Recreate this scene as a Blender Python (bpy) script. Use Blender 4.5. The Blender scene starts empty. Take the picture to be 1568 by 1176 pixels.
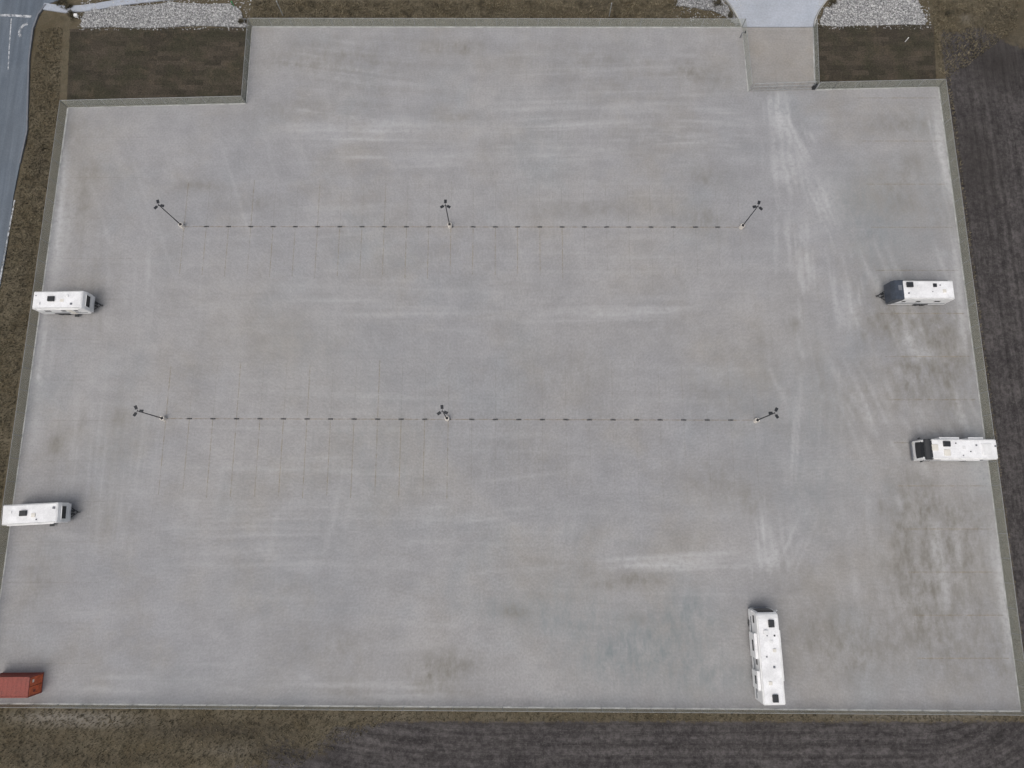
import bpy, bmesh, math, random
import numpy as np
from mathutils import Vector, Matrix
random.seed(7); rng=np.random.default_rng(7)
D=bpy.data; S=bpy.context.scene
# ------------------------------------------------------------------ camera (drone, 92 m up, pitched 11.2 deg off nadir)
H=92.0; TH=math.radians(11.2); F=1065.0; CW,CH=1568.0,1176.0
st,ct=math.sin(TH),math.cos(TH)
cam=D.objects.new("camera",D.cameras.new("camera")); S.collection.objects.link(cam)
cam.location=(0,0,H); cam.rotation_euler=(TH,0,0)
cam.data.sensor_width=36; cam.data.lens=36*F/CW; cam.data.clip_end=6000; cam.data.clip_start=0.5
S.camera=cam
def G(u,v,z=0.0):
    """survey: rectify a measured point onto the horizontal plane at height z (metres)"""
    a=(u-CW/2)/F; b=(CH/2-v)/F
    t=(H-z)/(ct-b*st)
    return (a*t,(st+b*ct)*t)
# ------------------------------------------------------------------ world + light (thin overcast)
w=D.worlds.new("World"); S.world=w; w.use_nodes=True
nt=w.node_tree; bg=nt.nodes["Background"]
sky=nt.nodes.new("ShaderNodeTexSky"); sky.sky_type='NISHITA'; sky.sun_disc=False
SE,SR=math.radians(62),math.radians(215)
sky.sun_elevation=SE; sky.sun_rotation=SR; sky.dust_density=5.0; sky.air_density=1.0; sky.ozone_density=1.0
hs=nt.nodes.new("ShaderNodeHueSaturation"); hs.inputs["Saturation"].default_value=.5
nt.links.new(sky.outputs[0],hs.inputs["Color"]); nt.links.new(hs.outputs[0],bg.inputs[0]); bg.inputs[1].default_value=0.132
sl=D.lights.new("sun","SUN"); sl.energy=.75; sl.angle=math.radians(45); sl.color=(1,0.95,0.87)
so=D.objects.new("sun",sl); S.collection.objects.link(so)
sd=Vector((math.sin(SR)*math.cos(SE),math.cos(SR)*math.cos(SE),math.sin(SE)))
so.rotation_euler=sd.to_track_quat('Z','Y').to_euler(); so.location=(0,-40,60)
S.view_settings.view_transform='Standard'; S.view_settings.look='None'; S.view_settings.exposure=0
# ------------------------------------------------------------------ node helpers
class M:
    def __init__(s,name,rough=0.8,spec=0.3):
        s.m=D.materials.new(name); s.m.use_nodes=True; s.t=s.m.node_tree
        s.b=s.t.nodes["Principled BSDF"]; s.b.inputs["Roughness"].default_value=rough
        s.b.inputs["Specular IOR Level"].default_value=spec
        s.tc=s.t.nodes.new("ShaderNodeNewGeometry").outputs["Position"]
    def n(s,k): return s.t.nodes.new(k)
    def l(s,a,b):
        if isinstance(a,bpy.types.NodeSocket): s.t.links.new(a,b)
        else:
            if isinstance(a,tuple) and len(a)==3 and len(b.default_value)==4: a=(*a,1)
            b.default_value=a
    def map(s,sc=(1,1,1),rot=0,vec=None):
        m=s.n("ShaderNodeMapping"); s.l(vec or s.tc,m.inputs[0]); m.inputs["Scale"].default_value=sc; m.inputs["Rotation"].default_value=(0,0,rot); return m.outputs[0]
    def noise(s,scale,detail=4,rough=.55,vec=None,dist=0):
        x=s.n("ShaderNodeTexNoise"); s.l(vec or s.tc,x.inputs["Vector"]); x.inputs["Scale"].default_value=scale
        x.inputs["Detail"].default_value=detail; x.inputs["Roughness"].default_value=rough; x.inputs["Distortion"].default_value=dist; return x.outputs[0]
    def ramp(s,v,a,b,lo=0.,hi=1.):
        x=s.n("ShaderNodeMapRange"); x.interpolation_type='SMOOTHSTEP'
        s.l(v,x.inputs[0]); x.inputs[1].default_value=a; x.inputs[2].default_value=b; x.inputs[3].default_value=lo; x.inputs[4].default_value=hi; return x.outputs[0]
    def math(s,op,a,b=0.0,c=None):
        x=s.n("ShaderNodeMath"); x.operation=op; s.l(a,x.inputs[0]); s.l(b,x.inputs[1])
        if c is not None: s.l(c,x.inputs[2])
        return x.outputs[0]
    def mix(s,f,a,b,mode='MIX'):
        x=s.n("ShaderNodeMixRGB"); x.blend_type=mode; s.l(f,x.inputs[0]); s.l(a,x.inputs[1]); s.l(b,x.inputs[2]); return x.outputs[0]
    def attr(s,name):
        x=s.n("ShaderNodeAttribute"); x.attribute_name=name; return x
    def sep(s,c):
        x=s.n("ShaderNodeSeparateXYZ"); s.l(c,x.inputs[0]); return x.outputs
    def gain(s,col,v,lo,hi,a=.3,b=.7):
        r=s.ramp(v,a,b,lo,hi); c=s.n("ShaderNodeCombineXYZ")
        for i in range(3): s.l(r,c.inputs[i])
        return s.mix(1.0,col,c.outputs[0],'MULTIPLY')
    def out(s,col,bump=None,strength=.5,dist=.05):
        s.l(col,s.b.inputs["Base Color"])
        if bump is not None:
            x=s.n("ShaderNodeBump"); x.inputs["Strength"].default_value=strength; x.inputs["Distance"].default_value=dist
            s.l(bump,x.inputs["Height"]); s.l(x.outputs[0],s.b.inputs["Normal"])
        return s.m
def plain(name,col,rough=.5,metal=0,var=.12,sc=1.5,spec=.4):
    m=M(name,rough,spec); m.b.inputs["Metallic"].default_value=metal
    c=m.gain(col,m.noise(sc,5),1-var,1+var); c=m.gain(c,m.noise(sc*9,3),1-var*.5,1+var*.5)
    return m.out(c)
# ------------------------------------------------------------------ mesh helpers
def obj(name,verts,faces,mat,parent=None,smooth=False):
    me=D.meshes.new(name); me.from_pydata(verts,[],faces); me.update()
    if mat: me.materials.append(mat)
    if smooth: me.polygons.foreach_set("use_smooth",[True]*len(me.polygons))
    o=D.objects.new(name,me); S.collection.objects.link(o)
    if parent: o.parent=parent
    return o
def from_bm(name,bm,mat,parent=None,smooth=False):
    me=D.meshes.new(name); bm.normal_update(); bm.to_mesh(me); bm.free()
    for m in (mat if isinstance(mat,list) else [mat]): me.materials.append(m)
    if smooth: me.polygons.foreach_set("use_smooth",[True]*len(me.polygons))
    o=D.objects.new(name,me); S.collection.objects.link(o)
    if parent: o.parent=parent
    return o
def bbox(bm,c,s,bev=0,seg=2,rot=0):
    r=bmesh.ops.create_cube(bm,size=1); vs=r['verts']
    bmesh.ops.scale(bm,vec=s,verts=vs)
    if bev:
        es=list({e for v in vs for e in v.link_edges})
        r=bmesh.ops.bevel(bm,geom=es,offset=bev,segments=seg,affect='EDGES',profile=.5); vs=list({v for f in r['faces'] for v in f.verts}|set(x for x in vs if x.is_valid))
    if rot: bmesh.ops.rotate(bm,verts=vs,cent=(0,0,0),matrix=Matrix.Rotation(rot,3,'Z'))
    bmesh.ops.translate(bm,vec=c,verts=vs)
def bcyl(bm,p0,p1,r,r2=None,seg=10):
    p0=Vector(p0);p1=Vector(p1);d=p1-p0
    q=bmesh.ops.create_cone(bm,cap_ends=True,segments=seg,radius1=r,radius2=r if r2 is None else r2,depth=d.length)
    bmesh.ops.transform(bm,matrix=Matrix.Translation((p0+p1)/2)@d.to_track_quat('Z','Y').to_matrix().to_4x4(),verts=q['verts'])
def box(name,c,s,mat,parent,bev=0,seg=2,rot=0):
    bm=bmesh.new(); bbox(bm,c,s,bev,seg,rot); return from_bm(name,bm,mat,parent)
def empty(name,loc=(0,0,0),rz=0):
    e=D.objects.new(name,None); S.collection.objects.link(e); e.location=loc; e.rotation_euler=(0,0,rz); e.empty_display_size=.3; return e
def poly(name,pts,z,mat,parent=None,th=0.0):
    bm=bmesh.new(); vs=[bm.verts.new((*G(*p),z)) for p in pts]; f=bm.faces.new(vs); bm.normal_update()
    if f.normal.z<0: f.normal_flip()
    if th:
        r=bmesh.ops.extrude_face_region(bm,geom=[f]); 
        bmesh.ops.translate(bm,vec=(0,0,-th),verts=[x for x in r['geom'] if isinstance(x,bmesh.types.BMVert)])
        bmesh.ops.recalc_face_normals(bm,faces=bm.faces)
    return from_bm(name,bm,mat,parent)
# ------------------------------------------------------------------ materials
def concrete(name,tint=(1,1,1),masks=True):
    m=M(name,.9,.2)
    T=lambda c:(c[0]*tint[0],c[1]*tint[1],c[2]*tint[2])
    c=m.mix(m.ramp(m.noise(.03,4,.6),.35,.65),T((.296,.295,.302)),T((.328,.320,.315)))
    c=m.mix(m.ramp(m.noise(.07,5,.65),.46,.70,0,.65),c,T((.300,.284,.262)))
    c=m.mix(m.ramp(m.noise(.055,4,.65,m.map((1,1,1),1.0)),.50,.72,0,.6),c,T((.278,.290,.300)))
    hs=m.noise(1,5,.7,m.map((.10,.55,1),.06,m.tc))
    c=m.gain(c,hs,.972,1.028)
    c=m.gain(c,m.noise(.22,8,.74),.91,1.085,.3,.7)
    c=m.gain(c,m.noise(3.5,4,.8),.89,1.11)
    p=m.sep(m.tc)
    for ax,sp in ((0,4.57),(1,4.57)):
        q=m.math('PINGPONG',m.math('ADD',p[ax],1.1),sp/2)
        c=m.mix(m.ramp(q,.015,.06,.08,0),c,(.17,.17,.17))
    if masks:
        a=m.sep(m.attr("wear").outputs["Color"])
        bl=m.noise(.55,6,.72,m.map((1.25,.75,1),-.45)); sm=m.noise(1,5,.7,m.map((1.6,.35,1),-.35))
        f=m.math('MULTIPLY',a[0],m.ramp(bl,.33,.66,.2,1)); f=m.math('MULTIPLY',f,m.ramp(sm,.3,.65,.6,1))
        c=m.mix(f,c,(.185,.174,.150))
        f=m.math('MULTIPLY',a[2],m.ramp(bl,.70,.30,.2,1)); f=m.math('MULTIPLY',f,m.ramp(sm,.65,.35,.5,1))
        c=m.mix(f,c,(.195,.220,.225))
        f=m.math('MULTIPLY',a[1],m.ramp(m.noise(1.6,5,.8),.33,.60,.32,1))
        c=m.mix(f,c,(.53,.53,.53))
    return m.out(c,m.noise(12,3,.6),.25,.02)
MAT_LOT=concrete("lot_concrete")
MAT_APRON=concrete("apron_concrete",(.98,.95,.90),False)
MAT_DRIVE=concrete("drive_concrete",(1.25,1.36,1.52),False)
m=M("ground_soil",.95,.1)
a=m.sep(m.attr("zone").outputs["Color"]); ph=m.attr("phase").outputs["Fac"]
n1=m.noise(.25,6,.65); n2=m.noise(1.7,5,.75); n3=m.noise(7,3,.8)
gr=m.mix(m.ramp(n1,.35,.65),(.092,.074,.046),(.132,.112,.078))
gr=m.mix(m.ramp(n2,.45,.65,0,.6),gr,(.074,.068,.044)); gr=m.mix(m.ramp(n3,.50,.72,0,.6),gr,(.19,.165,.12))
gr=m.mix(a[1],gr,(.255,.235,.205))
cx=m.n("ShaderNodeCombineXYZ"); m.l(m.math('MULTIPLY',ph,1.3),cx.inputs[0]); m.l(m.math('MULTIPLY',m.noise(.05,3),6),cx.inputs[1])
fur=m.noise(1.0,6,.8,cx.outputs[0])
wv=m.math('SINE',m.math('MULTIPLY',m.math('ADD',ph,m.math('MULTIPLY',m.noise(.12,3),1.6)),4.4))
fi=m.mix(m.ramp(n1,.3,.7),(.056,.051,.051),(.082,.075,.073))
fi=m.gain(fi,fur,.70,1.30,.35,.65); fi=m.gain(fi,wv,.94,1.06,-1,1)
fi=m.mix(m.ramp(n3,.52,.75,0,.7),fi,(.16,.15,.14)); fi=m.gain(fi,n2,.6,1.35)
zf=m.ramp(m.math('ADD',a[0],m.math('MULTIPLY',m.math('SUBTRACT',n2,.5),.9)),.35,.65)
c=m.mix(zf,gr,fi)
c=m.mix(m.math('MULTIPLY',a[2],m.ramp(n2,.3,.6,.4,1)),c,(.036,.032,.029))
MAT_GROUND=m.out(c,m.math('ADD',m.math('MULTIPLY',n3,.6),m.math('MULTIPLY',fur,.6)),.9,.15)
m=M("sod",.95,.1)
br=m.n("ShaderNodeTexBrick"); m.l(m.map((1,1,1)),br.inputs["Vector"])
br.inputs["Scale"].default_value=1; br.inputs["Brick Width"].default_value=2.4; br.inputs["Row Height"].default_value=.8
br.inputs["Mortar Size"].default_value=.012; br.inputs["Mortar Smooth"].default_value=1
br.inputs["Color1"].default_value=(.050,.044,.034,1); br.inputs["Color2"].default_value=(.090,.075,.058,1); br.inputs["Mortar"].default_value=(.034,.029,.024,1)
c=m.mix(m.ramp(m.noise(.22,5,.65),.42,.62,0,.65),br.outputs[0],(.050,.049,.032))
c=m.mix(m.ramp(m.noise(.4,5,.7),.5,.72,0,.7),c,(.105,.084,.060))
c=m.gain(c,m.noise(5,4,.75),.65,1.35); MAT_SOD=m.out(c,m.noise(9,3,.7),.9,.1)
m=M("gravel",.9,.2)
vo=m.n("ShaderNodeTexVoronoi"); m.l(m.tc,vo.inputs["Vector"]); vo.inputs["Scale"].default_value=7
g=m.sep(vo.outputs["Color"])
c=m.mix(g[0],(.20,.20,.20),(.46,.46,.46)); c=m.gain(c,vo.outputs["Distance"],1.15,.5,0,.8); c=m.gain(c,m.noise(.8,5,.7),.75,1.15)
MAT_GRAVEL=m.out(c,vo.outputs["Distance"],1,.1)
m=M("asphalt",.85,.3)
c=m.mix(m.ramp(m.noise(.12,5),.3,.7),(.100,.122,.150),(.135,.158,.185)); c=m.gain(c,m.noise(1,5,.6,m.map((1.2,.06,1),-.06)),.85,1.15)
c=m.gain(c,m.noise(9,4,.7),.85,1.15); MAT_ASPH=m.out(c,m.noise(30,3),.3,.02)
def worn(name,col,op,sc=1.2):
    m=M(name,.7,.2); c=m.gain(col,m.noise(4,4),.85,1.15); m.out(c)
    tr=m.n("ShaderNodeBsdfTransparent"); mx=m.n("ShaderNodeMixShader")
    m.l(m.math('MULTIPLY',m.ramp(m.noise(sc,4,.75),.35,.65,.1,1),op),mx.inputs[0]); m.l(tr.outputs[0],mx.inputs[1]); m.l(m.b.outputs[0],mx.inputs[2])
    m.l(mx.outputs[0],m.t.nodes["Material Output"].inputs[0]); return m.m
MAT_YEL=worn("worn_yellow_paint",(.40,.31,.16),.36)
MAT_YELFAINT=worn("faded_yellow_paint",(.38,.31,.20),.11)
MAT_ROW=worn("row_paint",(.36,.27,.16),.5)
MAT_WPAINT=worn("white_road_paint",(.6,.62,.64),.9)
MAT_KERB=plain("kerb_concrete",(.40,.40,.385),.85,0,.25,.7)
MAT_GALV=plain("galvanised_steel",(.36,.37,.37),.6,.2)
MAT_DARK=plain("dark_bronze_metal",(.028,.030,.034),.5,.2)
MAT_RUB=plain("black_rubber",(.045,.045,.047),.8)
MAT_WHITE=plain("white_fibreglass",(.78,.78,.77),.35,0,.06)
MAT_ROOF=plain("roof_membrane",(.80,.80,.80),.6,0,.10,.8)
MAT_CREAM=plain("cream_gelcoat",(.72,.69,.62),.4,0,.06)
MAT_GLASS=plain("tinted_glass",(.015,.018,.022),.12,0,.05,1,.5)
MAT_BLACK=plain("black_trim",(.025,.027,.03),.45)
MAT_GREYD=plain("grey_decal",(.16,.17,.19),.45)
MAT_LENS=plain("lamp_lens",(.5,.5,.48),.3)
MAT_DKCAP=plain("graphite_cap",(.050,.060,.078),.35,0,.2)
MAT_BASE=plain("pale_concrete_base",(.66,.62,.56),.8)
MAT_REDL=plain("red_lens",(.35,.02,.02),.3)
m=M("chain_link_mesh",.6,.3); m.l((.48,.50,.45),m.b.inputs["Base Color"])
uv=m.n("ShaderNodeUVMap").outputs[0]
p=m.sep(m.map((1,1,1),math.radians(45),uv)); S1=.055
d1=m.math('PINGPONG',p[0],S1/2); d2=m.math('PINGPONG',p[1],S1/2)
al=m.math('LESS_THAN',m.math('MINIMUM',d1,d2),.0065)
tr=m.n("ShaderNodeBsdfTransparent"); mx=m.n("ShaderNodeMixShader"); m.l(al,mx.inputs[0]); m.l(tr.outputs[0],mx.inputs[1]); m.l(m.b.outputs[0],mx.inputs[2])
m.l(mx.outputs[0],m.t.nodes["Material Output"].inputs[0]); MAT_LINK=m.m
# ------------------------------------------------------------------ wear fields on the slab
def seg_d(X,Y,a,b):
    ax,ay=a;bx,by=b;dx,dy=bx-ax,by-ay;L=dx*dx+dy*dy+1e-9
    t=np.clip(((X-ax)*dx+(Y-ay)*dy)/L,0,1); return np.hypot(X-ax-t*dx,Y-ay-t*dy),t
SPL=[];STR=[]
def splat(ch,u,v,ru,rv,amp): 
    x,y=G(u,v); SPL.append((ch,x,y,ru/11.5,rv/11.5,amp))
def stroke(ch,pts,w_,amp,jit=0):
    STR.append((ch,[tuple(np.array(G(*p))+rng.normal(0,jit,2)) for p in pts],w_,amp))
R,W,B=0,1,2
for s in [(1385,190,55,22,.75),(1370,300,40,45,.6),(1400,250,30,30,.5),(1440,330,40,45,.4),(1380,490,55,40,.8),(1440,520,60,60,.75),(1400,600,60,45,.65),(1420,560,50,30,.5),(1360,420,40,40,.4),
 (1470,620,30,60,.5),(1400,770,40,60,.75),(1430,830,50,60,.7),(1480,790,35,40,.6),(1500,900,35,80,.6),(1420,930,50,60,.65),(1340,980,65,50,.5),(1290,1010,60,50,.45),(1460,1010,60,60,.55),(1390,870,60,60,.4),
 (1300,620,40,50,.45),(1215,500,14,14,.7),(1330,500,30,20,.5),(980,886,26,12,1),(925,895,30,12,.6),(790,935,20,10,1),(975,948,12,8,1),(690,1020,50,22,.9),(655,1040,30,20,.7),(700,1060,40,10,.5),
 (1050,108,18,14,.9),(700,72,60,14,.7),(700,180,25,8,.6),(1090,120,40,30,.5),(140,262,18,20,.8),(118,200,26,30,.6),(120,320,20,60,.6),(85,680,20,18,.9),(160,690,30,20,.4),(180,640,20,20,.5),(1180,90,40,40,.5),
 (500,90,140,40,.5),(450,170,100,20,.45),(310,285,40,10,.7),(400,310,50,15,.45),(900,320,120,15,.5),(1080,270,40,20,.6),(1080,335,30,20,.7),(880,570,90,60,.35),(1100,590,60,50,.4),(900,100,140,40,.3),(1000,200,120,40,.3),
 (500,990,60,30,.5),(540,1050,40,20,.5),(800,700,100,60,.3),(1100,740,60,40,.5),(1150,770,30,20,.6),(1020,500,60,30,.3),(1240,960,50,50,.5),(1200,880,60,20,.4),(60,880,30,60,.45),(170,800,40,30,.4),(870,870,60,15,.4),(1540,1020,20,60,.5)]: splat(R,*s)
for s in [(860,935,60,45,.7),(960,985,60,40,.8),(1050,990,70,60,.65),(1060,930,40,30,.6),(930,1020,60,30,.5),(760,930,40,20,.5),(180,700,60,80,.25),(430,900,120,60,.25),(1350,360,60,80,.6),(1300,300,40,60,.5),(1440,280,40,80,.4),
 (1420,190,30,25,.4),(1250,620,50,120,.4),(1240,770,60,60,.35),(1400,440,70,20,.4),(1100,1040,80,30,.5),(560,760,120,100,.2),(1160,640,60,80,.35),(1500,700,20,60,.4),(500,530,150,100,.2),(300,1040,150,30,.25),(610,640,100,80,.2),(1550,930,20,80,.4),(860,810,120,40,.25)]: splat(B,*s)
for s in [(1195,190,15,24,.55),(1198,150,10,14,.3),(1215,250,35,20,.25),(1200,270,14,16,.32),(1270,300,28,40,.28),(1240,340,30,40,.18),(1295,485,14,22,.4),(1165,860,26,12,.28),(90,375,14,60,.45),(85,300,8,70,.3),(1410,540,20,14,.45),(1390,520,16,10,.3),(1500,720,16,30,.3),
 (1460,300,20,60,.2),(680,240,90,10,.2),(560,200,160,22,.2),(970,165,50,12,.25),(1120,780,40,20,.15),(1100,575,40,14,.2),(110,320,10,50,.25),(1530,880,12,80,.3),(1540,800,10,60,.2),(1440,180,10,50,.25),(60,600,8,90,.2)]: splat(W,*s)
def jst(n,path,spread,wr,ar,ch=W):
    for _ in range(n):
        ox,oy=rng.normal(0,spread[0]),rng.normal(0,spread[1]); k=len(path)
        i=rng.integers(0,k-1); t0,t1=sorted(rng.uniform(0,1,2)); 
        a=np.array(path[i],float);b=np.array(path[i+1],float)
        p0=a+(b-a)*t0;p1=a+(b-a)*t1
        stroke(ch,[(p0[0]+ox,p0[1]+oy),(p1[0]+ox,p1[1]+oy)],rng.uniform(*wr),rng.uniform(*ar))
jst(60,[(1193,135),(1198,215),(1225,330),(1235,470)],(14,6),(.13,.3),(.12,.42))
jst(60,[(1195,160),(1240,260),(1285,370),(1305,520)],(14,8),(.13,.3),(.12,.38))
jst(36,[(1205,170),(1205,300),(1215,440),(1230,560)],(14,8),(.13,.3),(.1,.28))
jst(50,[(420,196),(720,200),(1020,185),(1170,190)],(10,22),(.14,.3),(.08,.28))
jst(40,[(500,242),(760,238),(980,232),(1150,225)],(10,14),(.13,.25),(.08,.26))
jst(70,[(400,100),(700,140),(1130,130)],(10,50),(.13,.3),(.05,.18))
jst(60,[(300,330),(700,300),(1130,300)],(10,60),(.13,.3),(.04,.15))
jst(25,[(420,480),(760,482),(1110,474)],(10,14),(.13,.3),(.06,.18))
jst(16,[(880,488),(1110,470)],(10,5),(.15,.3),(.12,.3))
jst(34,[(870,868),(1180,856)],(10,9),(.13,.3),(.1,.3))
jst(44,[(200,850),(560,840),(900,800)],(10,40),(.13,.3),(.06,.22))
jst(44,[(60,1048),(420,1055),(720,1060)],(10,14),(.13,.3),(.06,.22))
jst(36,[(1160,760),(1175,900)],(18,10),(.13,.3),(.08,.26))
jst(50,[(1250,560),(1240,760),(1180,900)],(30,10),(.13,.35),(.06,.22))
jst(50,[(1520,640),(1530,800),(1550,1000)],(10,10),(.2,.5),(.1,.32))
jst(50,[(1430,160),(1465,330),(1480,560)],(9,10),(.15,.4),(.1,.32))
jst(50,[(95,200),(75,420),(45,640)],(8,10),(.15,.4),(.1,.32))
jst(80,[(200,330),(190,560),(160,860)],(50,10),(.13,.35),(.04,.16))
jst(110,[(500,120),(640,560),(560,960)],(300,10),(.13,.35),(.03,.12))
jst(110,[(300,700),(1000,720)],(200,220),(.13,.35),(.03,.13))
jst(80,[(1350,380),(1420,560),(1480,720)],(50,30),(.2,.5),(.08,.3))
jst(70,[(1330,560),(1400,700),(1440,960)],(60,20),(.2,.6),(.08,.3))
jst(50,[(1190,420),(1210,640)],(50,10),(.13,.4),(.06,.22),R)
jst(60,[(150,330),(140,560),(110,800)],(30,10),(.2,.5),(.06,.22),R)
jst(60,[(1340,400),(1400,700),(1400,960)],(70,10),(.2,.6),(.08,.28),R)
jst(80,[(400,100),(760,120),(1120,110)],(40,40),(.2,.6),(.06,.22),R)
jst(60,[(300,760),(760,780),(1160,820)],(40,120),(.2,.5),(.05,.18),B)
jst(60,[(420,900),(700,960),(1100,980)],(40,60),(.2,.5),(.05,.2),R)
jst(30,[(640,485),(870,455),(860,440),(660,430)],(20,20),(.12,.2),(.08,.2),R)
def bigrid(name,quad,res,mat,parent=None,z=0):
    q=[np.array(G(*p)) for p in quad]
    nu=max(2,int(np.linalg.norm(q[1]-q[0])/res)); nv=max(2,int(np.linalg.norm(q[3]-q[0])/res))
    s,t=np.meshgrid(np.linspace(0,1,nu+1),np.linspace(0,1,nv+1)); s=s[...,None];t=t[...,None]
    P=((1-s)*(1-t)*q[0]+s*(1-t)*q[1]+s*t*q[2]+(1-s)*t*q[3]).reshape(-1,2)
    n=P.shape[0]; co=np.zeros((n,3),np.float32); co[:,:2]=P; co[:,2]=z
    i=np.arange(nu)[None,:]+np.arange(nv)[:,None]*(nu+1)
    f=np.stack([i,i+nu+1,i+nu+2,i+1],-1).reshape(-1,4)
    me=D.meshes.new(name); me.vertices.add(n); me.vertices.foreach_set("co",co.ravel())
    me.loops.add(f.size); me.loops.foreach_set("vertex_index",f.ravel().astype(np.int32))
    me.polygons.add(len(f)); me.polygons.foreach_set("loop_start",np.arange(0,f.size,4,dtype=np.int32)); me.polygons.foreach_set("loop_total",np.full(len(f),4,np.int32))
    me.update(); me.validate()
    X,Y=P[:,0],P[:,1]; C=np.zeros((n,4),np.float32); C[:,3]=1
    for ch,x,y,rx,ry,a in SPL: C[:,ch]+=a*np.exp(-((X-x)/rx)**2-((Y-y)/ry)**2)
    for ch,pts,w_,a in STR:
        for p0,p1 in zip(pts[:-1],pts[1:]):
            lo=np.minimum(p0,p1)-1.5;hi=np.maximum(p0,p1)+1.5
            k=np.where((X>lo[0])&(X<hi[0])&(Y>lo[1])&(Y<hi[1]))[0]
            if len(k)==0: continue
            d,tt=seg_d(X[k],Y[k],p0,p1); C[k,ch]+=a*np.exp(-(d/w_)**2)*np.sin(np.pi*np.clip(tt,.02,.98))
    C[:,1]=.8*np.tanh(C[:,1]/.8); C=np.clip(C,0,1); at=me.color_attributes.new("wear",'FLOAT_COLOR','POINT'); at.data.foreach_set("color",C.ravel())
    me.materials.append(mat); o=D.objects.new(name,me); S.collection.objects.link(o)
    if parent: o.parent=parent
    return o
pA=(104,165);pG=(1437,133);pH=(1563,1089);pI=(-22,1077)
def onAG(u): return (u,165-(u-104)*32/1333)
pB=onAG(377);pE=onAG(1146);pF=onAG(1248);pC=(386,41);pD=(1136,42);pD2=(1245,42)
lot=empty("concrete_parking_lot")
bigrid("main_slab",[pA,pG,pH,pI],.25,MAT_LOT,lot)
bigrid("upper_slab",[pC,pD,pE,pB],.25,MAT_LOT,lot)
poly("lot_slab_edge",[pI,pH,pG,pF,pE,pD,pC,pB,pA],-.006,MAT_KERB,lot,.2)
poly("gate_apron",[pD,pD2,pF,pE],.004,MAT_APRON,lot)
# ------------------------------------------------------------------ ground sheet
def axis(lo,hi,step):
    c=np.arange(lo,hi+step,step); out=[];k=step;x=c[-1]
    while x<2500: k*=1.35; x+=k; out.append(x)
    ou2=[];k=step;x=c[0]
    while x>-2500: k*=1.35; x-=k; ou2.append(x)
    return np.array(ou2[::-1]+list(c)+out)
gx=axis(-92,92,.8);gy=axis(-42,92,.8)
X,Y=np.meshgrid(gx,gy); nx,ny=len(gx),len(gy); Xf,Yf=X.ravel(),Y.ravel(); n=nx*ny
co=np.zeros((n,3),np.float32);co[:,0]=Xf;co[:,1]=Yf
und=.10*np.sin(Xf*.9+np.sin(Yf*.31)*2)*np.sin(Yf*.7+1)+rng.normal(0,.035,n)
co[:,2]=-.22+und*.5
i=np.arange(nx-1)[None,:]+np.arange(ny-1)[:,None]*nx
f=np.stack([i,i+1,i+nx+1,i+nx],-1).reshape(-1,4)
me=D.meshes.new("ground");me.vertices.add(n);me.vertices.foreach_set("co",co.ravel());me.loops.add(f.size);me.loops.foreach_set("vertex_index",f.ravel().astype(np.int32))
me.polygons.add(len(f));me.polygons.foreach_set("loop_start",np.arange(0,f.size,4,dtype=np.int32));me.polygons.foreach_set("loop_total",np.full(len(f),4,np.int32));me.update()
me.polygons.foreach_set("use_smooth",[True]*len(f))
Z=np.zeros((n,4),np.float32);Z[:,3]=1
def ss(v,a,b): t=np.clip((v-a)/(b-a),0,1); return t*t*(3-2*t)
a0=np.array(G(*pG));a1=np.array(G(*pH)); fx=a0[0]+(Yf-a0[1])*(a1[0]-a0[0])/(a1[1]-a0[1])
wig=1.2*np.sin(Xf*.35)+.8*np.sin(Yf*.5+Xf*.8)
right=ss(Xf-fx,.6,2.2)*(1-ss(Yf+wig,69,74))
yb=G(784,1083)[1]; diag=ss(Xf*.55-(Yf-yb)+wig,-16,-4)
bottom=ss(yb-Yf,.8,2.6)*diag
Z[:,0]=np.clip(np.maximum(right,bottom*.95),0,1)
def gs(ch,u,v,ru,rv,a):
    x,y=G(u,v); Z[:,ch]+=a*np.exp(-((Xf-x)/(ru/11))**2-((Yf-y)/(rv/11))**2)
gs(1,130,1103,70,8,.8);gs(1,60,1098,50,6,.4);gs(1,600,1094,200,3,.4);gs(1,1400,1098,150,3,.4);gs(1,1480,27,8,5,.9);gs(1,350,1150,40,8,.3)
gs(2,320,1120,120,12,.7);gs(2,430,1150,60,14,.7);gs(2,905,5,30,10,.6);gs(2,60,1150,60,20,.4);gs(2,200,1165,80,10,.4);gs(2,1530,90,60,60,.75);gs(2,1500,250,40,90,.5);gs(2,1540,20,40,20,.4);gs(2,60,250,10,30,.6);gs(2,40,400,8,60,.4);gs(2,900,1105,400,5,.3);gs(2,700,8,60,6,.3)
Z=np.clip(Z,0,1)
me.color_attributes.new("zone",'FLOAT_COLOR','POINT').data.foreach_set("color",Z.ravel())
phs=np.hypot(np.maximum(Xf-50,0)+0,np.maximum(-8-Yf,0)) + np.where(Xf<0,((Xf)**2)*.0040,0)
me.attributes.new("phase",'FLOAT','POINT').data.foreach_set("value",phs.astype(np.float32))
me.materials.append(MAT_GROUND);og=D.objects.new("ground",me);S.collection.objects.link(og)
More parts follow.
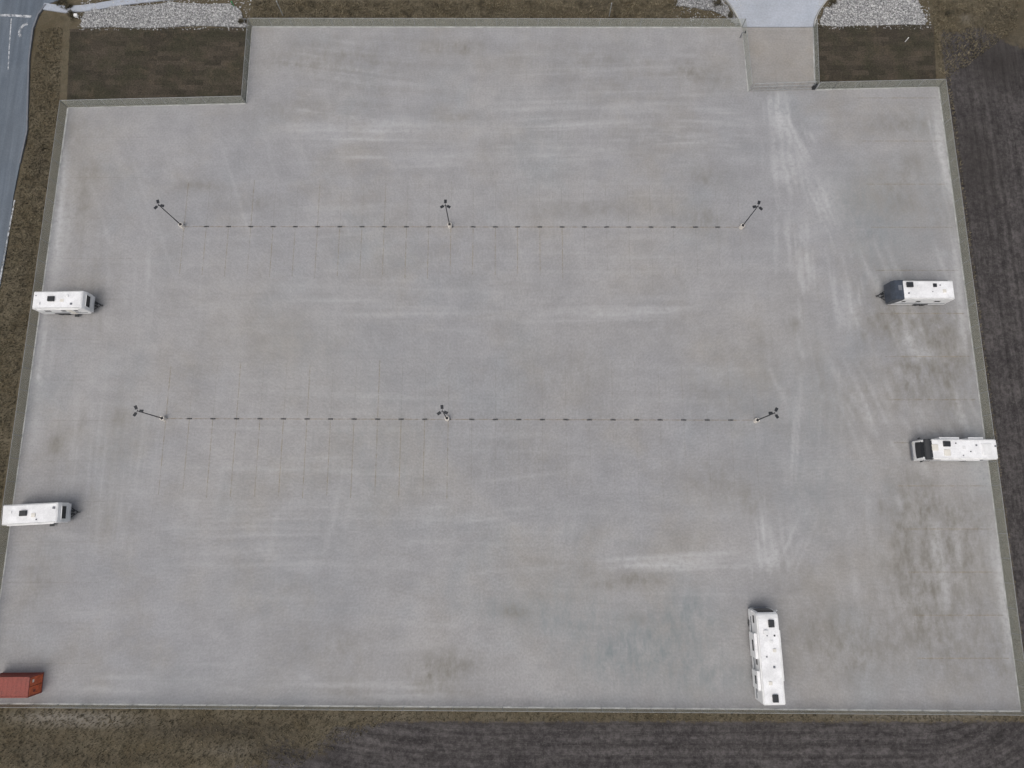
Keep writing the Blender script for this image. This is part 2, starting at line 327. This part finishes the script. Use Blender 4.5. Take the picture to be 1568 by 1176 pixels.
# ------------------------------------------------------------------ sod patches, gravel, road, drive
poly("sod_lawn",[(107,44),(383,42),(375,156),(102,160)],-.03,MAT_SOD,None,.3)
poly("sod_lawn",[(1248,38),(1430,38),(1434,130),(1249,134)],-.03,MAT_SOD,None,.3)
def wob(pts,a=1.2,sub=6):
    o=[]
    for k in range(len(pts)):
        p=np.array(pts[k],float);q=np.array(pts[(k+1)%len(pts)],float)
        for j in range(sub): o.append(tuple(p+(q-p)*j/sub+rng.normal(0,a,2)))
    return o
GR1=wob([(124,42),(128,18),(180,9),(300,4),(355,6),(374,24),(376,40)],1.6); GR2=wob([(1256,38),(1262,14),(1290,-4),(1402,-4),(1412,16),(1420,38)],1.6); GR3=wob([(1035,8),(1040,-6),(1100,-8),(1112,8),(1134,38),(1128,38),(1100,18)],.8)
for g in (GR1,GR2,GR3): poly("gravel_bed",g,-.015,MAT_GRAVEL,None,.3)
def inpoly(x,y,P):
    c=False;j=len(P)-1
    for i in range(len(P)):
        xi,yi=P[i];xj,yj=P[j]
        if (yi>y)!=(yj>y) and x<(xj-xi)*(y-yi)/(yj-yi)+xi: c=not c
        j=i
    return c
MAT_ST=plain("limestone",(.42,.42,.415),.9,0,.5,3)
vs=[];fs=[]
for g,N in ((GR1,9000),(GR2,6500),(GR3,1800)):
    Pw=[G(*p) for p in g]; xs=[p[0] for p in Pw];ys=[p[1] for p in Pw]
    for _ in range(N):
        x,y=random.uniform(min(xs)-.4,max(xs)+.4),random.uniform(min(ys)-.4,max(ys)+.4)
        if not inpoly(x,y,Pw) and random.random()>.15: continue
        r=random.choice((.04,.05,.06,.08,.11))*random.uniform(.8,1.2);b=len(vs);an=random.random()*6.28
        for k in range(5):
            q=an+k*1.2566; rr=r*random.uniform(.7,1.2); vs.append((x+math.cos(q)*rr,y+math.sin(q)*rr,-.01+random.uniform(0,.03)))
        vs.append((x+random.uniform(-.03,.03),y+random.uniform(-.03,.03),r*random.uniform(.6,1)))
        for k in range(5): fs.append((b+k,b+(k+1)%5,b+5))
obj("loose_gravel_stones",vs,fs,MAT_ST)
def arc(p0,p1,p2,n=10):
    return [tuple((1-t)**2*np.array(p0)+2*t*(1-t)*np.array(p1)+t*t*np.array(p2)) for t in np.linspace(0,1,n)]
dl=arc((1060,-40),(1122,-6),(1137,41)); dr=arc((1245,41),(1248,4),(1310,-40))
poly("driveway",dl+dr,-.004,MAT_DRIVE,None,.2)
def ribbon(name,pts,wd,z0,z1,mat,parent=None):
    P=[np.array(G(*p)) for p in pts]; L=[];Rr=[]
    for k in range(len(P)):
        a=P[max(k-1,0)];b=P[min(k+1,len(P)-1)];d=(b-a)/max(np.linalg.norm(b-a),1e-6);nn=np.array((-d[1],d[0]))
        L.append(P[k]+nn*wd/2);Rr.append(P[k]-nn*wd/2)
    v=[];fc=[]
    for k in range(len(P)):
        v+=[(*L[k],z0),(*L[k],z1),(*Rr[k],z1),(*Rr[k],z0)]
    for k in range(len(P)-1):
        b=4*k
        if z1>z0: fc+=[(b,b+4,b+5,b+1),(b+2,b+6,b+7,b+3)]
        fc+=[(b+1,b+5,b+6,b+2)]
    if z1>z0: fc+=[(0,1,2,3),(4*len(P)-4,4*len(P)-1,4*len(P)-2,4*len(P)-3)]
    return obj(name,v,fc,mat,parent)
ribbon("driveway_kerb",[(a-1.5,b) for a,b in dl],.18,-.2,.12,MAT_KERB); ribbon("driveway_kerb",[(a+1.5,b) for a,b in dr],.18,-.2,.12,MAT_KERB)
redge=[(200,-40),(120,-10),(70,6),(58,22),(50,44),(44,90),(41,200),(30,250),(20,300),(8,390),(-8,480),(-40,640),(-60,800)]
poly("road",redge+[(-300,800),(-300,-40)],-.05,MAT_ASPH,None,.2)
ribbon("road_kerb",redge[2:8],.22,-.2,.05,MAT_GREYD)
ribbon("road_marking_line",[(-30,22),(10,23),(48,25)],.4,-.046,-.046,MAT_WPAINT)
ribbon("road_marking_line",[(17,28),(14,70),(12,106)],.16,-.046,-.046,MAT_WPAINT)
ribbon("road_marking_line",[(22,306),(12,360),(3,410),(-8,470)],.2,-.046,-.046,MAT_WPAINT)
ribbon("turn_arrow_marking",[(42,36),(36,38),(31,43),(29,50),(31,56)],.4,-.046,-.046,MAT_WPAINT)
ribbon("pavement",[(66,9),(100,14),(128,12),(150,9),(190,2),(260,-6),(330,-8)],1.1,-.2,-.008,MAT_DRIVE)
# ------------------------------------------------------------------ fence
FH=1.83
def W3(p): x,y=G(*p); return Vector((x,y,0))
def fence(path,name="chain_link_fence",h=FH,sp=3.05):
    e=empty(name); bm=bmesh.new(); P=[W3(p) for p in path]; mv=[];mf=[];uvs=[];acc=0
    for a,b in zip(P[:-1],P[1:]):
        L=(b-a).length;n=max(1,round(L/sp))
        for k in range(n+1):
            q=a+(b-a)*k/n; r=.05 if k in (0,n) else .034
            bcyl(bm,q+Vector((0,0,-.1)),q+Vector((0,0,h+.05)),r,seg=6)
        bcyl(bm,a+Vector((0,0,h)),b+Vector((0,0,h)),.028,seg=5)
        i0=len(mv); mv+=[(*a.xy,.04),(*b.xy,.04),(*b.xy,h),(*a.xy,h)]; mf.append((i0,i0+1,i0+2,i0+3)); uvs+=[(acc,0),(acc+L,0),(acc+L,h),(acc,h)]; acc+=L
    from_bm("posts_and_rails",bm,MAT_GALV,e)
    o=obj("mesh_fabric",mv,mf,MAT_LINK,e); ul=o.data.uv_layers.new(name="UVMap")
    for k,l in enumerate(ul.data): l.uv=uvs[k]
    ribbon("mow_strip",path,.24,-.15,.02,MAT_KERB,e)
    return e
fence([pE,pD,pC,pB,pA,pI,pH,pG,onAG(1275)])
fence([onAG(1275),onAG(1249)]); fence([pD2,pF],h=1.5)
ga=W3((1150,137));gb=W3((1243,134)); e=empty("sliding_gate"); bm=bmesh.new()
for z in (.15,1.0,1.75): bcyl(bm,ga+Vector((0,-.25,z)),gb+Vector((0,-.25,z)),.045,seg=6)
for k in range(9):
    q=ga+(gb-ga)*k/8; bcyl(bm,q+Vector((0,-.25,.1)),q+Vector((0,-.25,1.8)),.03,seg=6)
for k in range(0,8,2):
    q=ga+(gb-ga)*k/8; q2=ga+(gb-ga)*(k+1)/8; bcyl(bm,q+Vector((0,-.25,.15)),q2+Vector((0,-.25,1.75)),.02,seg=5)
from_bm("gate_frame",bm,MAT_GALV,e)
box("gate_operator",(*(gb.xy+Vector((.2,-.2))),.5),(.5,.4,1.0),MAT_BLACK,e,.04)
ped=empty("keypad_pedestal",(*G(1133,58),0)); bm=bmesh.new(); bcyl(bm,(0,0,0),(0,0,1.1),.06); bcyl(bm,(0,0,1.1),(.35,0,1.25),.04); from_bm("gooseneck",bm,MAT_GREYD,ped); box("keypad",(.4,0,1.25),(.12,.25,.3),MAT_BLACK,ped,.02)
# ------------------------------------------------------------------ stall lines + wheel stops
mk=empty("stall_markings")
def rowx(u0,v0,u1,v1,n): 
    a=np.array(G(u0,v0));b=np.array(G(u1,v1)); return [a+(b-a)*k/n for k in range(n+1)]
rows=[(rowx(282,347,1133,348,25),275,427,17),(rowx(254,641,1155,643.5,25),550,765,12)]
for pts,vt,vb,nv in rows:
    yt=G(784,vt)[1];ybm=G(784,vb)[1]
    for k,p in enumerate(pts):
        mat=MAT_YEL if k<=nv else MAT_YELFAINT
        for y0,y1,mm in ((ybm+rng.uniform(0,.8),p[1]-.1,mat),(p[1]+.1,yt-rng.uniform(0,1.2),MAT_YELFAINT if (k%3!=0 or k>9) else mat)):
            obj("stall_line",[(p[0]-.05,y0,.004),(p[0]+.05,y0,.004),(p[0]+.05,y1,.004),(p[0]-.05,y1,.004)],[(0,1,2,3)],mm,mk)
    a,b=pts[0],pts[-1]
    obj("row_line",[(a[0],a[1]-.05,.008),(b[0],b[1]-.05,.008),(b[0],b[1]+.05,.008),(a[0],a[1]+.05,.008)],[(0,1,2,3)],MAT_ROW,mk)
for k in range(14):
    for (ua,va) in ((1405,150+k*66),(62,210+k*62)):
        y=G(784,va)[1]; sgn=1 if ua>784 else -1
        x1=(a0[0]+(y-a0[1])*(a1[0]-a0[0])/(a1[1]-a0[1])-.6) if sgn>0 else (G(*pA)[0]+(y-G(*pA)[1])*(G(*pI)[0]-G(*pA)[0])/(G(*pI)[1]-G(*pA)[1])+.6)
        x2=x1-sgn*11.5
        if y<-20: continue
        obj("side_stall_line",[(min(x1,x2),y-.05,.004),(max(x1,x2),y-.05,.004),(max(x1,x2),y+.05,.004),(min(x1,x2),y+.05,.004)],[(0,1,2,3)],MAT_YELFAINT if sgn<0 else MAT_YEL,mk)
for pts,_,_,_ in rows:
    for p,q in zip(pts[:-1],pts[1:]):
        c=q
        if c is pts[-1]: continue
        e=empty("wheel_stop",(c[0],c[1],.01),rng.normal(0,.03)); bm=bmesh.new()
        r=bmesh.ops.create_cube(bm,size=1); 
        for v in r['verts']:
            tp=v.co.z>0; v.co=Vector((v.co.x*(.60 if tp else .68),v.co.y*(.10 if tp else .17),.13 if tp else 0))
        bmesh.ops.bevel(bm,geom=bm.edges[:],offset=.015,segments=1,affect='EDGES')
        from_bm("block",bm,MAT_RUB,e); bm=bmesh.new()
        for s_ in (-.2,.2): bcyl(bm,(s_,0,.12),(s_,0,.145),.025,seg=8)
        from_bm("anchor_pins",bm,MAT_GALV,e)
# ------------------------------------------------------------------ lamps
def lamp(u,v,rz=0,h=6.9):
    x,y=G(u,v); e=empty("parking_lot_lamp",(x,y,0),rz)
    bm=bmesh.new(); bcyl(bm,(0,0,0),(0,0,.75),.31,.30,16); from_bm("concrete_base",bm,MAT_BASE,e)
    bm=bmesh.new(); bbox(bm,(0,0,.77),(.34,.34,.05)); bcyl(bm,(0,0,.78),(0,0,h),.075,.055,8); from_bm("pole",bm,MAT_DARK,e)
    bm=bmesh.new();bl=bmesh.new()
    for k in range(3):
        an=k*math.pi*2/3+math.pi/2; d=Vector((math.cos(an),math.sin(an),0))
        bcyl(bm,d*.05+Vector((0,0,h-.12)),d*.28+Vector((0,0,h-.05)),.03,seg=6)
        bbox(bm,(0,0,0),(.50,.36,.09),.03,1)
        nb=[vv for vv in bm.verts if vv.co.length<.5 and abs(vv.co.z)<.1]
        bmesh.ops.rotate(bm,verts=nb,cent=(0,0,0),matrix=Matrix.Rotation(an,3,'Z')); bmesh.ops.translate(bm,verts=nb,vec=d*.50+Vector((0,0,h-.03)))
        bbox(bl,d*.50+Vector((0,0,h-.085)),(.24,.24,.015))
    from_bm("luminaires",bm,MAT_DARK,e); from_bm("lenses",bl,MAT_LENS,e)
for u,v,rz in ((280,347,.3),(689,347,0),(1135,348.5,-.3),(252,641.5,.5),(685,641.5,0.1),(1157,644.5,-.5)): lamp(u,v,rz)
# ------------------------------------------------------------------ vehicles
def body(name,prof,wd,mat,parent,bev=.09,seg=3):
    bm=bmesh.new(); n=len(prof)
    L=[bm.verts.new((x,-wd/2,z)) for x,z in prof];Rr=[bm.verts.new((x,wd/2,z)) for x,z in prof]
    bm.faces.new(L);bm.faces.new(Rr[::-1])
    for k in range(n): bm.faces.new((L[k],Rr[k],Rr[(k+1)%n],L[(k+1)%n]))
    bmesh.ops.recalc_face_normals(bm,faces=bm.faces)
    bmesh.ops.bevel(bm,geom=bm.edges[:],offset=bev,segments=seg,affect='EDGES')
    return from_bm(name,bm,mat,parent,False)
def wheel(bm,x,y,r=.37,wd=.24): bcyl(bm,(x,y-wd/2,r),(x,y+wd/2,r),r,seg=18)
def roofbits(e,z,items):
    for nm,x,y,sx,sy,h,mat in items: box(nm,(x,y,z+h/2-.005),(sx,sy,h),mat,e,min(.04,h/3),2)
def frame(rear,front,z):
    a=Vector(G(*rear,z));b=Vector(G(*front,z)); c=(a+b)/2; d=b-a; return c,math.atan2(d.y,d.x),d.length
def trailer(rear,front,h=3.05,wd=2.35,items=(),dark=False):
    c,rz,L=frame(rear,front,h); e=empty("travel_trailer",(c.x,c.y,0),rz); hl=L/2
    prof=[(-hl,.55),(-hl,h-.04),(hl-.05,h),(hl+.22,h-.55),(hl+.26,1.2),(hl-.1,.55)]
    body("body",prof,wd,MAT_WHITE,e,.07)
    box("roof_membrane",(-.05,0,h+.004),(L-.35,wd-.3,.03),MAT_ROOF,e,.01,1)
    box("roof_seam",(-.05,wd/2-.1,h+.02),(L-.3,.03,.03),MAT_GALV,e); box("roof_seam",(-.05,-wd/2+.1,h+.02),(L-.3,.03,.03),MAT_GALV,e)
    if dark:
        body("front_cap",[(hl-1.15,h+.03),(hl-.9,h+.08),(hl+.02,h+.05),(hl+.34,h-.50),(hl+.38,1.0),(hl+.05,.75),(hl-.4,.75),(hl-1.15,h-.7)],wd+.05,MAT_DKCAP,e,.06)
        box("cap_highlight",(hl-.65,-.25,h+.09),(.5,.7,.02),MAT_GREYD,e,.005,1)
    else:
        zz=(h-.55+1.2)/2+.35
        box("front_window",(hl+.25,0,zz),(.06,wd*.62,.85),MAT_GLASS,e,.02,1)
        bm=bmesh.new()
        for s_ in (-1,1): bbox(bm,(hl+.26,s_*wd*.33,zz),(.08,.05,.95)); bbox(bm,(hl+.26,0,zz+s_*.45),(.078,wd*.62,.05))
        from_bm("window_frame",bm,MAT_WHITE,e)
        box("front_rock_guard",(hl+.2,0,.98),(.14,wd-.25,.5),MAT_WHITE,e,.02,1)
    bm=bmesh.new()
    for s_ in (-1,1):
        for x,ww in ((-hl*.55,.8),(hl*.1,.6),(hl*.6,.5)): bbox(bm,(x,s_*(wd/2+.005),2.0),(ww,.03,.42),.01,1)
    from_bm("side_windows",bm,MAT_GLASS,e)
    bm=bmesh.new()
    for s_ in (-1,1): bbox(bm,(0,s_*(wd/2+.003),1.15),(L-.5,.02,.18)); bbox(bm,(hl*.3,s_*(wd/2+.003),1.45),(L*.4,.02,.08))
    from_bm("side_decals",bm,MAT_GREYD,e)
    box("entry_door",(hl*.35,-wd/2-.012,1.5),(.68,.03,1.75),MAT_CREAM,e,.01,1)
    box("entry_step",(hl*.35,-wd/2-.2,.42),(.6,.35,.04),MAT_BLACK,e)
    bm=bmesh.new(); bcyl(bm,(-hl+.6,-wd/2-.07,h-.22),(hl-.5,-wd/2-.07,h-.22),.06); 
    from_bm("awning",bm,MAT_BLACK if dark else MAT_WHITE,e)
    bm=bmesh.new()
    for s_ in (-1,1):
        for x in (-.75,.12): wheel(bm,x-.3,s_*(wd/2-.13))
    from_bm("wheels",bm,MAT_RUB,e)
    bm=bmesh.new()
    for s_ in (-1,1): bbox(bm,(-.6,s_*(wd/2+.01),.78),(2.0,.05,.28),.02,1)
    from_bm("fender_skirts",bm,MAT_BLACK,e)
    bm=bmesh.new()
    for s_ in (-1,1): bcyl(bm,(hl-.2,s_*.8,.5),(hl+1.1,0,.5),.05,seg=6)
    bcyl(bm,(hl+1.0,0,.5),(hl+1.3,0,.52),.06); bcyl(bm,(hl+.95,0,.02),(hl+.95,0,.85),.04); bbox(bm,(0,0,.5),(L-.3,1.7,.12))
    from_bm("chassis_and_hitch",bm,MAT_BLACK,e)
    bm=bmesh.new()
    for s_ in (-.2,.2): bcyl(bm,(hl+.5,s_,.52),(hl+.5,s_,.9),.14,seg=12)
    from_bm("propane_tanks",bm,MAT_BLACK,e)
    bm=bmesh.new()
    for s_ in (-.18,.18): bcyl(bm,(-hl-.1,.7+s_,.9),(-hl-.1,.7+s_,h+.1),.02,seg=5)
    for k in range(7): bcyl(bm,(-hl-.1,.52,1+k*.3),(-hl-.1,.88,1+k*.3),.015,seg=5)
    from_bm("ladder",bm,MAT_GALV,e)
    bm=bmesh.new()
    for s_ in (-1,1): bbox(bm,(-hl-.01,s_*(wd/2-.2),1.1),(.03,.15,.3))
    from_bm("tail_lights",bm,MAT_REDL,e)
    roofbits(e,h+.01,items); return e
V=lambda x,y,s=.36,m=None:("roof_vent",x,y,s,s,.12,m or MAT_WHITE)
AC=lambda x,y,m=None:("air_conditioner",x,y,.85,.68,.28,m or MAT_BLACK)
trailer((50,459.5),(126,458.5),wd=2.45,items=[AC(-.8,.1),V(1.3,.5,.3),V(1.9,-.6,.28,MAT_GREYD),V(-2.4,-.5),("plumbing_stack",-2.9,.6,.12,.12,.15,MAT_GREYD),("solar_panel",.6,-.1,.5,.4,.04,MAT_CREAM)])
trailer((3,789),(88,784.5),items=[AC(-.75,.1),V(.5,-.2,.5,MAT_CREAM),V(.9,-.75,.16,MAT_GREYD),V(3.0,.6,.3,MAT_GREYD),V(-2.4,.3)],wd=2.5)
trailer((1461,443.5),(1371,443.5),h=3.1,wd=2.6,dark=True,items=[AC(2.0,-.65),V(-1.4,-.6,.5,MAT_BLACK),V(.8,-.3,.4),V(-1.0,.3,.12,MAT_GREYD),V(-2.6,.2,.45,MAT_CREAM),V(-2.1,-.6,.16,MAT_GREYD),V(2.2,.5,.2,MAT_GREYD)])
def motorhome(rear,front,h=3.5,wd=2.55,items=(),cap=None,slide=1,tone=None):
    c,rz,L=frame(rear,front,h); e=empty("motorhome",(c.x,c.y,0),rz); hl=L/2; tone=tone or MAT_WHITE
    prof=[(-hl,.45),(-hl,h-.05),(-hl+.1,h),(hl-.45,h),(hl-.08,h-.22),(hl+.12,h-.8),(hl+.22,1.35),(hl+.2,.5),(hl-.3,.38)]
    body("body",prof,wd,tone,e,.10,3)
    box("roof_membrane",(-.25,0,h+.003),(L-.9,wd-.35,.03),MAT_ROOF,e,.01,1)
    for s_ in (-1,1): box("roof_rail",(-.2,s_*(wd/2-.13),h+.02),(L-.9,.05,.05),tone,e)
    bm=bmesh.new(); pts=[(hl+.02,h-.42),(hl+.16,h-.85),(hl+.255,1.5)]
    vsn=[]
    for x,z in pts: vsn.append([bm.verts.new((x+.03-.10*abs(t)**3,t*(wd/2-.10),z)) for t in np.linspace(-1,1,9)])
    for r0,r1 in zip(vsn[:-1],vsn[1:]):
        for k in range(8): bm.faces.new((r0[k],r0[k+1],r1[k+1],r1[k]))
    bmesh.ops.recalc_face_normals(bm,faces=bm.faces); bmesh.ops.solidify(bm,geom=bm.faces[:],thickness=.04)
    from_bm("windshield",bm,MAT_GLASS,e)
    if cap: body("front_cap",[(hl-.85,h+.03),(hl-.38,h+.03),(hl-.02,h-.2),(hl+.08,h-.38),(hl-.85,h-.38)],wd+.06,cap,e,.05)
    box("bumper",(hl+.22,0,.62),(.2,wd-.1,.4),MAT_GREYD,e,.06); 
    bm=bmesh.new()
    for s_ in (-1,1): bbox(bm,(hl+.29,s_*(wd/2-.35),1.0),(.06,.4,.2),.02,1)
    from_bm("headlights",bm,MAT_LENS,e)
    bm=bmesh.new()
    for s_ in (-1,1):
        bcyl(bm,(hl-.05,s_*(wd/2),h-.75),(hl+.12,s_*(wd/2+.2),h-.9),.025,seg=5); bbox(bm,(hl+.12,s_*(wd/2+.22),h-1.15),(.12,.18,.45),.03,1)
    from_bm("mirrors",bm,MAT_BLACK if cap else tone,e)
    bm=bmesh.new()
    for s_ in (-1,1):
        for x,ww in ((hl-.9,.9),(hl*.35,1.1),(-hl*.1,.8),(-hl*.6,1.0)): bbox(bm,(x,s_*(wd/2+.006),2.3),(ww,.03,.5),.01,1)
    from_bm("side_windows",bm,MAT_GLASS,e)
    bm=bmesh.new()
    for s_ in (-1,1): bbox(bm,(-.2,s_*(wd/2+.004),1.3),(L-1,.02,.3)); bbox(bm,(-hl*.4,s_*(wd/2+.004),1.75),(L*.4,.02,.14))
    from_bm("side_decals",bm,MAT_GREYD,e)
    bm=bmesh.new()
    for s_ in (-1,1):
        for x in (hl-1.6,-hl+2.6): wheel(bm,x,s_*(wd/2-.14),.47,.28)
    from_bm("wheels",bm,MAT_RUB,e)
    sy=slide*(wd/2+.08)
    for x,ll in ((hl*.25,L*.27),(-hl*.5,L*.2)):
        box("slide_out",(x,sy,1.95),(ll,.4,1.9),tone,e,.03,1); box("slide_topper",(x,sy+.03*slide,2.93),(ll+.1,.4,.05),MAT_ROOF,e,.01,1)
        box("slide_window",(x,sy+slide*.2,2.2),(ll*.45,.03,.5),MAT_GLASS,e)
    bm=bmesh.new(); bcyl(bm,(-hl*.5,-slide*(wd/2+.08),h-.25),(hl*.6,-slide*(wd/2+.08),h-.25),.08); from_bm("awning",bm,MAT_WHITE,e)
    bm=bmesh.new()
    for s_ in (-.2,.2): bcyl(bm,(-hl-.1,-.6+s_,.8),(-hl-.1,-.6+s_,h+.1),.02,seg=5)
    for k in range(9): bcyl(bm,(-hl-.1,-.8,.9+k*.3),(-hl-.1,-.4,.9+k*.3),.015,seg=5)
    from_bm("ladder",bm,MAT_GALV,e)
    roofbits(e,h+.01,items); return e
motorhome((1527,688),(1418,687.5),h=3.4,items=[AC(1.9,-.65),V(3.4,-.2,.8,MAT_CREAM),V(1.9,.45,.8,MAT_CREAM),V(-.3,-.2,.36),V(-1.1,.3,.14,MAT_BLACK),V(.7,-.75,.14,MAT_BLACK),V(-1.9,-.5,.2,MAT_GREYD),("roof_pod",-3.2,0,1.2,1.5,.10,MAT_WHITE),V(-4.3,-.4,.2,MAT_GREYD),V(-.1,.8,.14,MAT_GREYD)],cap=MAT_BLACK,slide=-1)
motorhome((1186.5,1080),(1174.5,938),h=3.5,wd=2.65,items=[AC(4.0,-.35),AC(-4.5,-.1),V(2.6,-.65,.2,MAT_BLACK),V(2.6,.25,.14,MAT_GREYD),V(1.9,-.2,.4),V(.9,-.5,.4,MAT_CREAM),V(-1.0,-.3,.26,MAT_GREYD),V(-2.8,.3,.4,MAT_CREAM),("satellite_dome",3.0,.4,.5,.5,.25,MAT_WHITE),V(.2,.5,.18,MAT_GREYD)],slide=1,tone=MAT_WHITE)
# shipping container
c,rz,L=frame((-22,1053),(44,1052.5),2.6)
hl=L/2; e=empty("shipping_container",(c.x,c.y,0),rz); wd=2.35; hh=2.6
MR=M("container_red",.6,.3); cc=MR.mix(MR.ramp(MR.noise(1.2,6,.7),.45,.7,0,.6),(.25,.065,.05),(.17,.06,.05)); cc=MR.gain(cc,MR.noise(6,4,.7),.8,1.2); MAT_RED=MR.out(cc)
MAT_ORG=plain("container_door_orange",(.62,.14,.055),.5,0,.25,2)
bm=bmesh.new(); n=int(L/.14)
def corrug(bm,p0,p1,off,up,N,amp):
    p0=Vector(p0);p1=Vector(p1);off=Vector(off);up=Vector(up);pr=None
    for k in range(N+1):
        for s_ in (0,1):
            if k==N and s_: break
            o=off*(amp if k%2 else 0); q=p0+(p1-p0)*((k+(.65 if s_ else 0))/N)+o
            a=bm.verts.new(q);b=bm.verts.new(q+up)
            if pr: bm.faces.new((pr[0],a,b,pr[1]))
            pr=(a,b)
corrug(bm,(-hl+.1,-wd/2+.03,.15),(hl-.1,-wd/2+.03,.15),(0,1,0),(0,0,hh-.25),n,.04)
corrug(bm,(hl-.1,wd/2-.03,.15),(-hl+.1,wd/2-.03,.15),(0,-1,0),(0,0,hh-.25),n,.04)
corrug(bm,(-hl+.1,-wd/2+.05,hh-.03),(hl-.1,-wd/2+.05,hh-.03),(0,0,-1),(0,wd-.1,0),n//2,.03)
from_bm("corrugated_panels",bm,MAT_RED,e)
bm=bmesh.new()
for sy in (-1,1):
    for z in (.1,hh-.06): bbox(bm,(0,sy*(wd/2-.05),z),(L,.12,.14),.01,1)
    for sx in (-1,1): bbox(bm,(sx*(hl-.07),sy*(wd/2-.06),hh/2),(.16,.15,hh+.02),.01,1)
for sx in (-1,1):
    for z in (.1,hh-.06): bbox(bm,(sx*(hl-.06),0,z),(.13,wd-.12,.15),.01,1)
from_bm("frame",bm,MAT_RED,e)
box("end_wall",(-hl+.06,0,hh/2),(.06,wd-.2,hh-.2),MAT_RED,e)
for s_ in (-1,1): box("door",(hl-.03,s_*(wd/4-.03),hh/2),(.06,wd/2-.12,hh-.3),MAT_ORG,e,.01,1)
bm=bmesh.new()
for y in (-.85,-.35,.35,.85):
    bcyl(bm,(hl+.03,y,.2),(hl+.03,y,hh-.15),.02,seg=6); bbox(bm,(hl+.05,y+.1,1.1),(.04,.3,.05))
from_bm("locking_bars",bm,MAT_ORG,e); box("door_placard",(hl+.008,.6,1.9),(.02,.35,.3),MAT_CREAM,e); box("door_placard",(hl+.008,-.6,1.5),(.02,.3,.4),plain("decal_dark",(.2,.04,.03)),e)
box("floor",(0,0,.14),(L-.2,wd-.2,.06),MAT_BLACK,e)
# ------------------------------------------------------------------ small poles, markers, bushes
def post(name,u,v,h,mat,top=None,tm=None):
    e=empty(name,(*G(u,v),-.1)); bm=bmesh.new(); bcyl(bm,(0,0,0),(0,0,h),.06,seg=8); from_bm("post",bm,mat,e)
    if top: box("head",(0,0,h),top,tm or mat,e,.02,1)
post("utility_post",433,23,2.9,MAT_GALV,(.15,.15,.2)); post("utility_post",933,24,2.6,MAT_GALV,(.15,.15,.2))
post("marker_post",1386,64,.9,MAT_WHITE,(.12,.12,.3)); post("marker_post",358,9,.9,plain("green_plastic",(.03,.28,.10)),(.16,.16,.3),plain("green_cap",(.03,.28,.1)))
post("marker_post",120,28,.7,MAT_WHITE,(.5,.4,.4)); 
MAT_BUSH=plain("dry_shrub_leaf",(.085,.075,.05),.9,0,.5,2); MAT_BARK=plain("bark",(.07,.055,.04),.9)
def bush(u,v,r,h):
    x,y=G(u,v); e=empty("shrub",(x,y,-.05)); bm=bmesh.new(); vs=[];fs=[]
    for k in range(9):
        an=random.random()*6.28; bcyl(bm,(0,0,0),(math.cos(an)*r*.7,math.sin(an)*r*.7,h*random.uniform(.6,1)),.03,.008,5)
    from_bm("stems",bm,MAT_BARK,e)
    cl=[(random.gauss(0,r*.4),random.gauss(0,r*.4),random.uniform(.2,.95)*h) for _ in range(14)]
    for _ in range(700):
        cx_,cy_,cz_=random.choice(cl); p=Vector((cx_+random.gauss(0,r*.17),cy_+random.gauss(0,r*.17),max(.05,cz_+random.gauss(0,h*.12))))
        d=Vector([random.gauss(0,1) for _ in range(3)]).normalized()*.07; q=Vector([random.gauss(0,1) for _ in range(3)]).normalized()*.05
        b=len(vs); vs+=[p-d,p+q,p+d,p-q]; fs.append((b,b+1,b+2,b+3))
    obj("foliage",vs,fs,MAT_BUSH,e)
for a in ((112,24,.9,.8),(104,12,.7,.6),(1250,44,.5,.5),(1274,3,.8,.8),(1098,6,.7,.7),(1118,26,.6,.6),(370,34,.5,.6),(1452,20,.6,.5),(92,4,.7,.6)): bush(*a)
# ------------------------------------------------------------------ dry grass tufts (one mesh)
def tufts(name,zones,mat):
    vs=[];fs=[]
    for (pts,N,hh) in zones:
        Pw=[G(*p) for p in pts];xs=[p[0] for p in Pw];ys=[p[1] for p in Pw]
        for _ in range(N):
            x,y=random.uniform(min(xs),max(xs)),random.uniform(min(ys),max(ys))
            if not inpoly(x,y,Pw): continue
            for k in range(5):
                an=random.random()*6.28;hz=hh*random.uniform(.5,1.3);ln=random.uniform(.05,.2)
                b=len(vs);dx,dy=math.cos(an),math.sin(an)
                vs+=[(x-dy*.035,y+dx*.035,-.2),(x+dy*.035,y-dx*.035,-.2),(x+dx*ln,y+dy*ln,-.15+hz)]; fs.append((b,b+1,b+2))
    return obj(name,vs,fs,mat)
MAT_TUFT=plain("dry_grass_blade",(.18,.155,.105),.95,0,.5,.8)
MAT_TUFT2=plain("dormant_grass_blade",(.078,.066,.048),.95,0,.6,.8)
tufts("dry_grass",[([(62,45),(95,40),(88,165),(-20,900),(-20,500),(40,230),(48,100)],9000,.2),([(386,0),(1030,0),(1125,36),(386,36)],9000,.2),([(-20,1084),(1568,1096),(1568,1106),(600,1104),(450,1176),(-20,1176)],11000,.2),
  ([(1440,120),(1456,120),(1580,1080),(1566,1080)],2500,.18),([(1425,0),(1560,0),(1560,40),(1456,120),(1440,110)],3500,.18)],MAT_TUFT)
tufts("lawn_grass",[([(106,46),(380,44),(374,154),(102,158)],9000,.2),([(1250,40),(1430,40),(1434,128),(1251,132)],6000,.2)],MAT_TUFT2)
